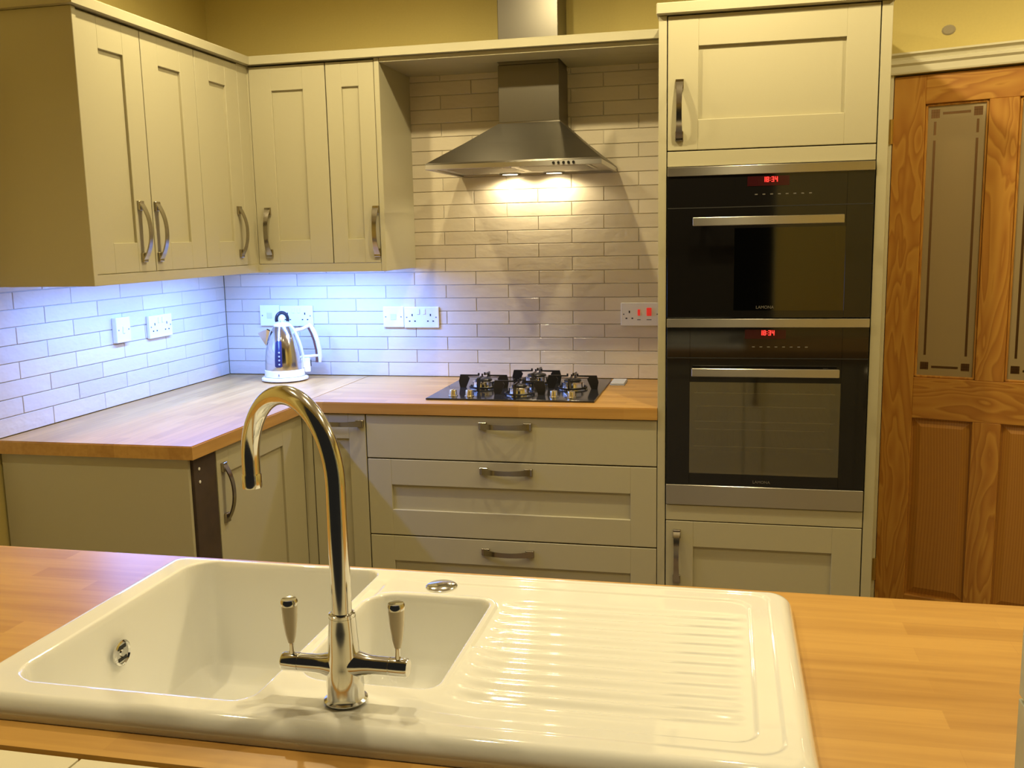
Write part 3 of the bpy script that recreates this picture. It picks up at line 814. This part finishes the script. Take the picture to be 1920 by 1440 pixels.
plate('cooker_switch', 'white cooker plate with socket and two red switches beside the oven tower', 'cooker', 1.628, 1.774, 1.113, 1.199, 'b', B0)
plate('fused_spur', 'white single switch plate on the left wall, nearer the camera, standing proud', 'switch', -.755, -.678, 1.123, 1.208, 'l', .0015, depth=.018, cat='switch plate')
plate('double_socket', 'white double socket on the left wall under the cupboards', 'double', -.560, -.417, 1.117, 1.198, 'l', .0015, depth=.012)

# ------------------------------------------------------------------ sink peninsula
c = thing('sink_base_unit', 'cream base units carrying the sink worktop in the foreground', 'cupboard', (1.65, -2.45, 0))
MB().box(.0, 3.2, -2.748, -2.735, .15, BZT).box(.0, 3.2, -2.735, -2.18, .15, .168).box(.0, .018, -2.735, -2.18, .168, BZT).box(3.182, 3.2, -2.735, -2.18, .168, BZT).obj('carcass', PAINT_IN, c)
MB().box(.0, 3.2, -2.22, -2.205, 0, .149).obj('plinth', PAINT, c)
xx = [0, .5, 1.1, 1.6, 2.1, 2.6, 3.2]
for a_, b_ in zip(xx, xx[1:]):
    d = shaker(c, 'Y', a_, b_, .155, .8705, -2.155)
    handle(d, (a_+.05, -2.155, .74), (0, 0, R(180)))
PY0, PY1 = -2.741, -2.134
b = MB()
hx0, hx1, hy0, hy1 = 1.135, 2.085, -2.665, -2.21
outer = [(.003, PY0), (3.2, PY0), (3.2, PY1), (.003, PY1)]; inner = [(hx0, hy0), (hx1, hy0), (hx1, hy1), (hx0, hy1)]
vs = [(x_, y_, .8725) for x_, y_ in outer+inner] + [(x_, y_, WZ) for x_, y_ in outer+inner]
fs = []
for i in range(4):
    j = (i+1) % 4
    fs += [(i, j, 4+j, 4+i), (8+i, 8+j, 12+j, 12+i), (i, j, 8+j, 8+i), (4+i, 4+j, 12+j, 12+i)]
b.faces(vs, fs)
bmesh.ops.recalc_face_normals(b.bm, faces=b.bm.faces)
es = [e for e in b.bm.edges if all(abs(v.co.z-WZ) < 1e-5 and (abs(v.co.y-PY1) < 1e-5) for v in e.verts)]
bmesh.ops.bevel(b.bm, geom=es, offset=.003, segments=2, affect='EDGES')
tag(b.obj('worktop', OAKX), 'long oak worktop in the foreground with the white sink set into it', 'worktop')

# ------------------------------------------------------------------ sink
SX0, SX1, SY0, SY1, STOP = 1.112, 2.108, -2.692, -2.186, .933
def sd(x, y, x0, x1, y0, y1, r):
    """inside distance to a rounded rectangle, positive inside"""
    cx, cy = (x0+x1)/2, (y0+y1)/2
    qx = np.abs(x-cx)-((x1-x0)/2-r); qy = np.abs(y-cy)-((y1-y0)/2-r)
    return -(np.hypot(np.maximum(qx, 0), np.maximum(qy, 0)) + np.minimum(np.maximum(qx, qy), 0) - r)
def bowl(d, depth):
    """drop below rim as a function of inside distance"""
    d = d+.007
    lip = .006*sstep(d, .002, .009)
    wall = (depth-.012-.022)*np.clip((d-.006)/.014, 0, 1)
    foot = .027*np.sin(np.clip((d-.019)/.028, 0, 1)*math.pi/2)
    return lip+wall+foot
def make_sink():
    def lines(a, b, step, dense):
        out = [a]; x = a
        while x < b-1e-6:
            s = step
            for (p, q) in dense:
                if p <= x <= q: s = .0016
            x = min(b, x+s); out.append(x)
        return np.array(out)
    xs = lines(SX0, SX1, .005, [(1.112, 1.135), (1.155, 1.20), (1.455, 1.54), (1.665, 1.70), (2.035, 2.108)])
    ys = lines(SY0, SY1, .0038, [(-2.692, -2.665), (-2.645, -2.60), (-2.585, -2.545), (-2.325, -2.285), (-2.25, -2.186)])
    X, Y = np.meshgrid(xs, ys, indexing='ij')
    rc = .034
    # pull points outside the rounded outline back on to it
    cx = np.clip(X, SX0+rc, SX1-rc); cy = np.clip(Y, SY0+rc, SY1-rc)
    dx, dy = X-cx, Y-cy; L_ = np.hypot(dx, dy); k_ = np.where(L_ > rc, rc/np.maximum(L_, 1e-9), 1)
    X = cx+dx*k_; Y = cy+dy*k_
    d = sd(X, Y, SX0, SX1, SY0, SY1, rc)
    rr = .020
    dd = np.clip(d, 0, rr)
    Z = STOP-rr+np.sqrt(np.maximum(rr*rr-(rr-dd)**2, 0))
    # the near roll is a touch fuller
    Z += .002*sstep(-Y, 2.60, 2.655)*(1-sstep(-Y, 2.672, 2.692))
    main = sd(X, Y, 1.166, 1.484, -2.640, -2.212, np.where(X < 1.325, .045, .020))
    half = sd(X, Y, 1.510, 1.686, -2.573, -2.300, np.where(X < 1.598, .042, .018))
    Z -= bowl(main, .195)*(main > -.007); Z -= bowl(half, .125)*(half > -.007)
    # divider is a little lower than the rim
    Z -= .004*sstep(X, 1.478, 1.486)*(1-sstep(X, 1.508, 1.516))*sstep(Y, -2.57, -2.53)*(1-sstep(Y, -2.29, -2.24))*(main < -.007)*(half < -.007)
    # stepped bead round the drainer side
    fade = np.where(Y > -2.45, sstep(X, 1.50, 1.60), sstep(X, 1.68, 1.76))
    nob = (half < -.012)
    s1 = sd(X, Y, 1.0, 2.078, -2.655, -2.206, .03); s2 = sd(X, Y, 1.0, 2.051, -2.630, -2.232, .03)
    Z -= (.0022*sstep(s1, 0, .006) + .0026*sstep(s2, 0, .006))*fade*nob
    # drainer grooves
    a = sstep(X, 1.700+0.0*(Y), 1.735)*(1-sstep(X, 1.82, 2.05)*.75)*(1-sstep(X, 2.02, 2.045))
    yy = (Y+2.592)/.0285
    band = sstep(Y, -2.600, -2.590)*(1-sstep(Y, -2.288, -2.270))
    Z -= .0045*(.5-.5*np.cos(2*math.pi*yy))*a*band
    nx, ny = X.shape
    verts = np.stack([X, Y, Z], -1).reshape(-1, 3)
    idx = np.arange(nx*ny).reshape(nx, ny)
    q = np.stack([idx[:-1, :-1], idx[1:, :-1], idx[1:, 1:], idx[:-1, 1:]], -1).reshape(-1, 4)
    faces = q.tolist()
    # skirt
    ring = list(idx[:, 0]) + list(idx[-1, 1:]) + list(idx[-2::-1, -1]) + list(idx[0, -2:0:-1])
    base = len(verts); vs = verts.tolist()
    for r_ in ring: vs.append([verts[r_][0], verts[r_][1], .9103])
    n = len(ring)
    for i in range(n): faces.append([ring[(i+1) % n], ring[i], base+i, base+(i+1) % n])
    loc = Vector(((SX0+SX1)/2, (SY0+SY1)/2, WZ))
    me = bpy.data.meshes.new('basin'); me.from_pydata([tuple(Vector(v)-loc) for v in vs], [], faces)
    me.materials.append(CERAMIC)
    bm = bmesh.new(); bm.from_mesh(me); bmesh.ops.remove_doubles(bm, verts=bm.verts, dist=1e-6)
    bmesh.ops.dissolve_degenerate(bm, edges=bm.edges, dist=1e-6)
    bmesh.ops.recalc_face_normals(bm, faces=bm.faces); bm.to_mesh(me); bm.free()
    for p in me.polygons: p.use_smooth = True
    s = thing('kitchen_sink', 'white ceramic one-and-a-half bowl sink with ribbed drainer in the foreground', 'sink', loc)
    link('basin', me, loc, s)
    return s
sink = make_sink()
o = MB().lathe([(.0185, 0), (.0185, .003), (.016, .0045), (.0145, .002), (.006, .002), (.005, .004)], (1.1755, -2.436, .874), 28, 'x').obj('overflow_ring', CHROME, sink, True)
MB().box(1.1770, 1.1783, -2.436-.009, -2.436+.009, .880, .885).box(1.1770, 1.1783, -2.436-.009, -2.436+.009, .863, .868).obj('overflow_slots', SHADOWG, o)
MB().lathe([(.0240, .9300), (.0240, .9325), (.021, .9345), (.004, .9352)], (1.597, -2.248, -.0025), 28).obj('waste_knob', CHROME, sink, True)
for (wx, wy, wz) in ((1.33, -2.43, .7385), (1.60, -2.44, .8085)):
    w_ = MB().lathe([(.043, wz), (.043, wz+.002), (.030, wz+.001), (.030, wz-.004), (.004, wz-.004)], (wx, wy, 0), 32).obj('waste_fitting', CHROME, sink, True)

# ------------------------------------------------------------------ tap
TXc, TYc = 1.598, -2.623
t = thing('kitchen_tap', 'chrome swan-neck mixer tap with two white lever handles on the sink', 'tap', (TXc, TYc, .936))
MB().lathe([(.0235, .9365), (.0245, .9375), (.0245, .9385), (.0215, .940), (.0205, .944), (.0210, .955), (.0205, .967), (.0190, .978), (.0178, .990), (.0170, 1.004), (.0158, 1.020), (.0150, 1.032), (.0150, 1.035), (.0125, 1.0355)], (TXc, TYc, 0), 48).obj('body', CHROME, t, True)
# spout
th = R(147); rr = .0915; zc = 1.184
dx_, dy_ = math.cos(th), math.sin(th)
pts = [(TXc, TYc, z_) for z_ in np.linspace(1.034, zc, 12)]
for a in np.linspace(0, math.pi, 33)[1:]:
    o_ = rr-rr*math.cos(a); pts.append((TXc+dx_*o_, TYc+dy_*o_, zc+rr*math.sin(a)*.99))
for z_ in (1.176, 1.166, 1.158): pts.append((TXc+dx_*2*rr, TYc+dy_*2*rr, z_))
sp = MB().tube(pts, .0112, 28).obj('spout', CHROME, t, True)
MB().lathe([(.0118, 1.150), (.0122, 1.152), (.0122, 1.166), (.0113, 1.168)], (TXc+dx_*2*rr, TYc+dy_*2*rr, 0), 28).obj('spout_nozzle', CHROME, sp, True)
MB().lathe([(.0146, 1.0345), (.0146, 1.0385), (.0118, 1.040)], (TXc, TYc, 0), 32).obj('spout_collar', CHROME, sp, True)
for s_, xe, za in ((-1, 1.5235, .9765), (1, 1.6735, .9800)):
    L_ = abs(xe-TXc)
    pr = [(.0165, .008), (.0140, .018), (.0115, .026), (.0105, .034), (.0103, L_-.022), (.0103, L_-.0215), (.0097, L_-.021), (.0097, L_-.0205), (.0105, L_-.020), (.0105, L_-.002), (.0095, L_)]
    MB().lathe([(r_, TXc*0+s_*q) for r_, q in pr], (TXc, TYc, za), 30, 'x').obj('valve_arm', CHROME, t, True)
    xl = xe-s_*.0115; lean = .004
    stem = MB().lathe([(.0034, za+.009), (.0030, za+.020), (.0036, za+.024)], (xl, TYc, 0), 16)
    lev = stem.obj('lever_stem', CHROME, t, True)
    MB().lathe([(.0036, za+.023), (.0058, za+.032), (.0080, za+.048), (.0088, za+.062), (.0092, za+.068)], (xl, TYc, 0), 24).obj('lever_grip', PORCEL, lev, True)
    MB().lathe([(.0095, za+.0675), (.0098, za+.072), (.0085, za+.0745), (.0050, za+.0740)], (xl, TYc, 0), 24).obj('lever_cap', CHROME, lev, True)

# ------------------------------------------------------------------ ceiling downlights (overhead, seen only in reflections)
where = ['above the left wall cupboards', 'above the gas hob', 'in front of the oven tower', 'in front of the pine door',
         'over the left end of the sink worktop', 'over the sink bowls', 'over the sink drainer', 'over the right end of the sink worktop']
for wh, (x, y, *_q) in zip(where, SPOTS):
    t = thing('ceiling_downlight', 'recessed round ceiling downlight ' + wh, 'ceiling light', (x, y, CEIL-.006), 'ceiling downlights')
    MB().lathe([(.042, CEIL-.0005), (.042, CEIL-.006), (.032, CEIL-.007), (.030, CEIL-.002)], (x, y, 0), 24, cap=False).obj('bezel', CHROME, t, True)
    MB().lathe([(.029, CEIL-.003), (.029, CEIL-.001)], (x, y, 0), 20).obj('lamp_face', LAMPM, t)
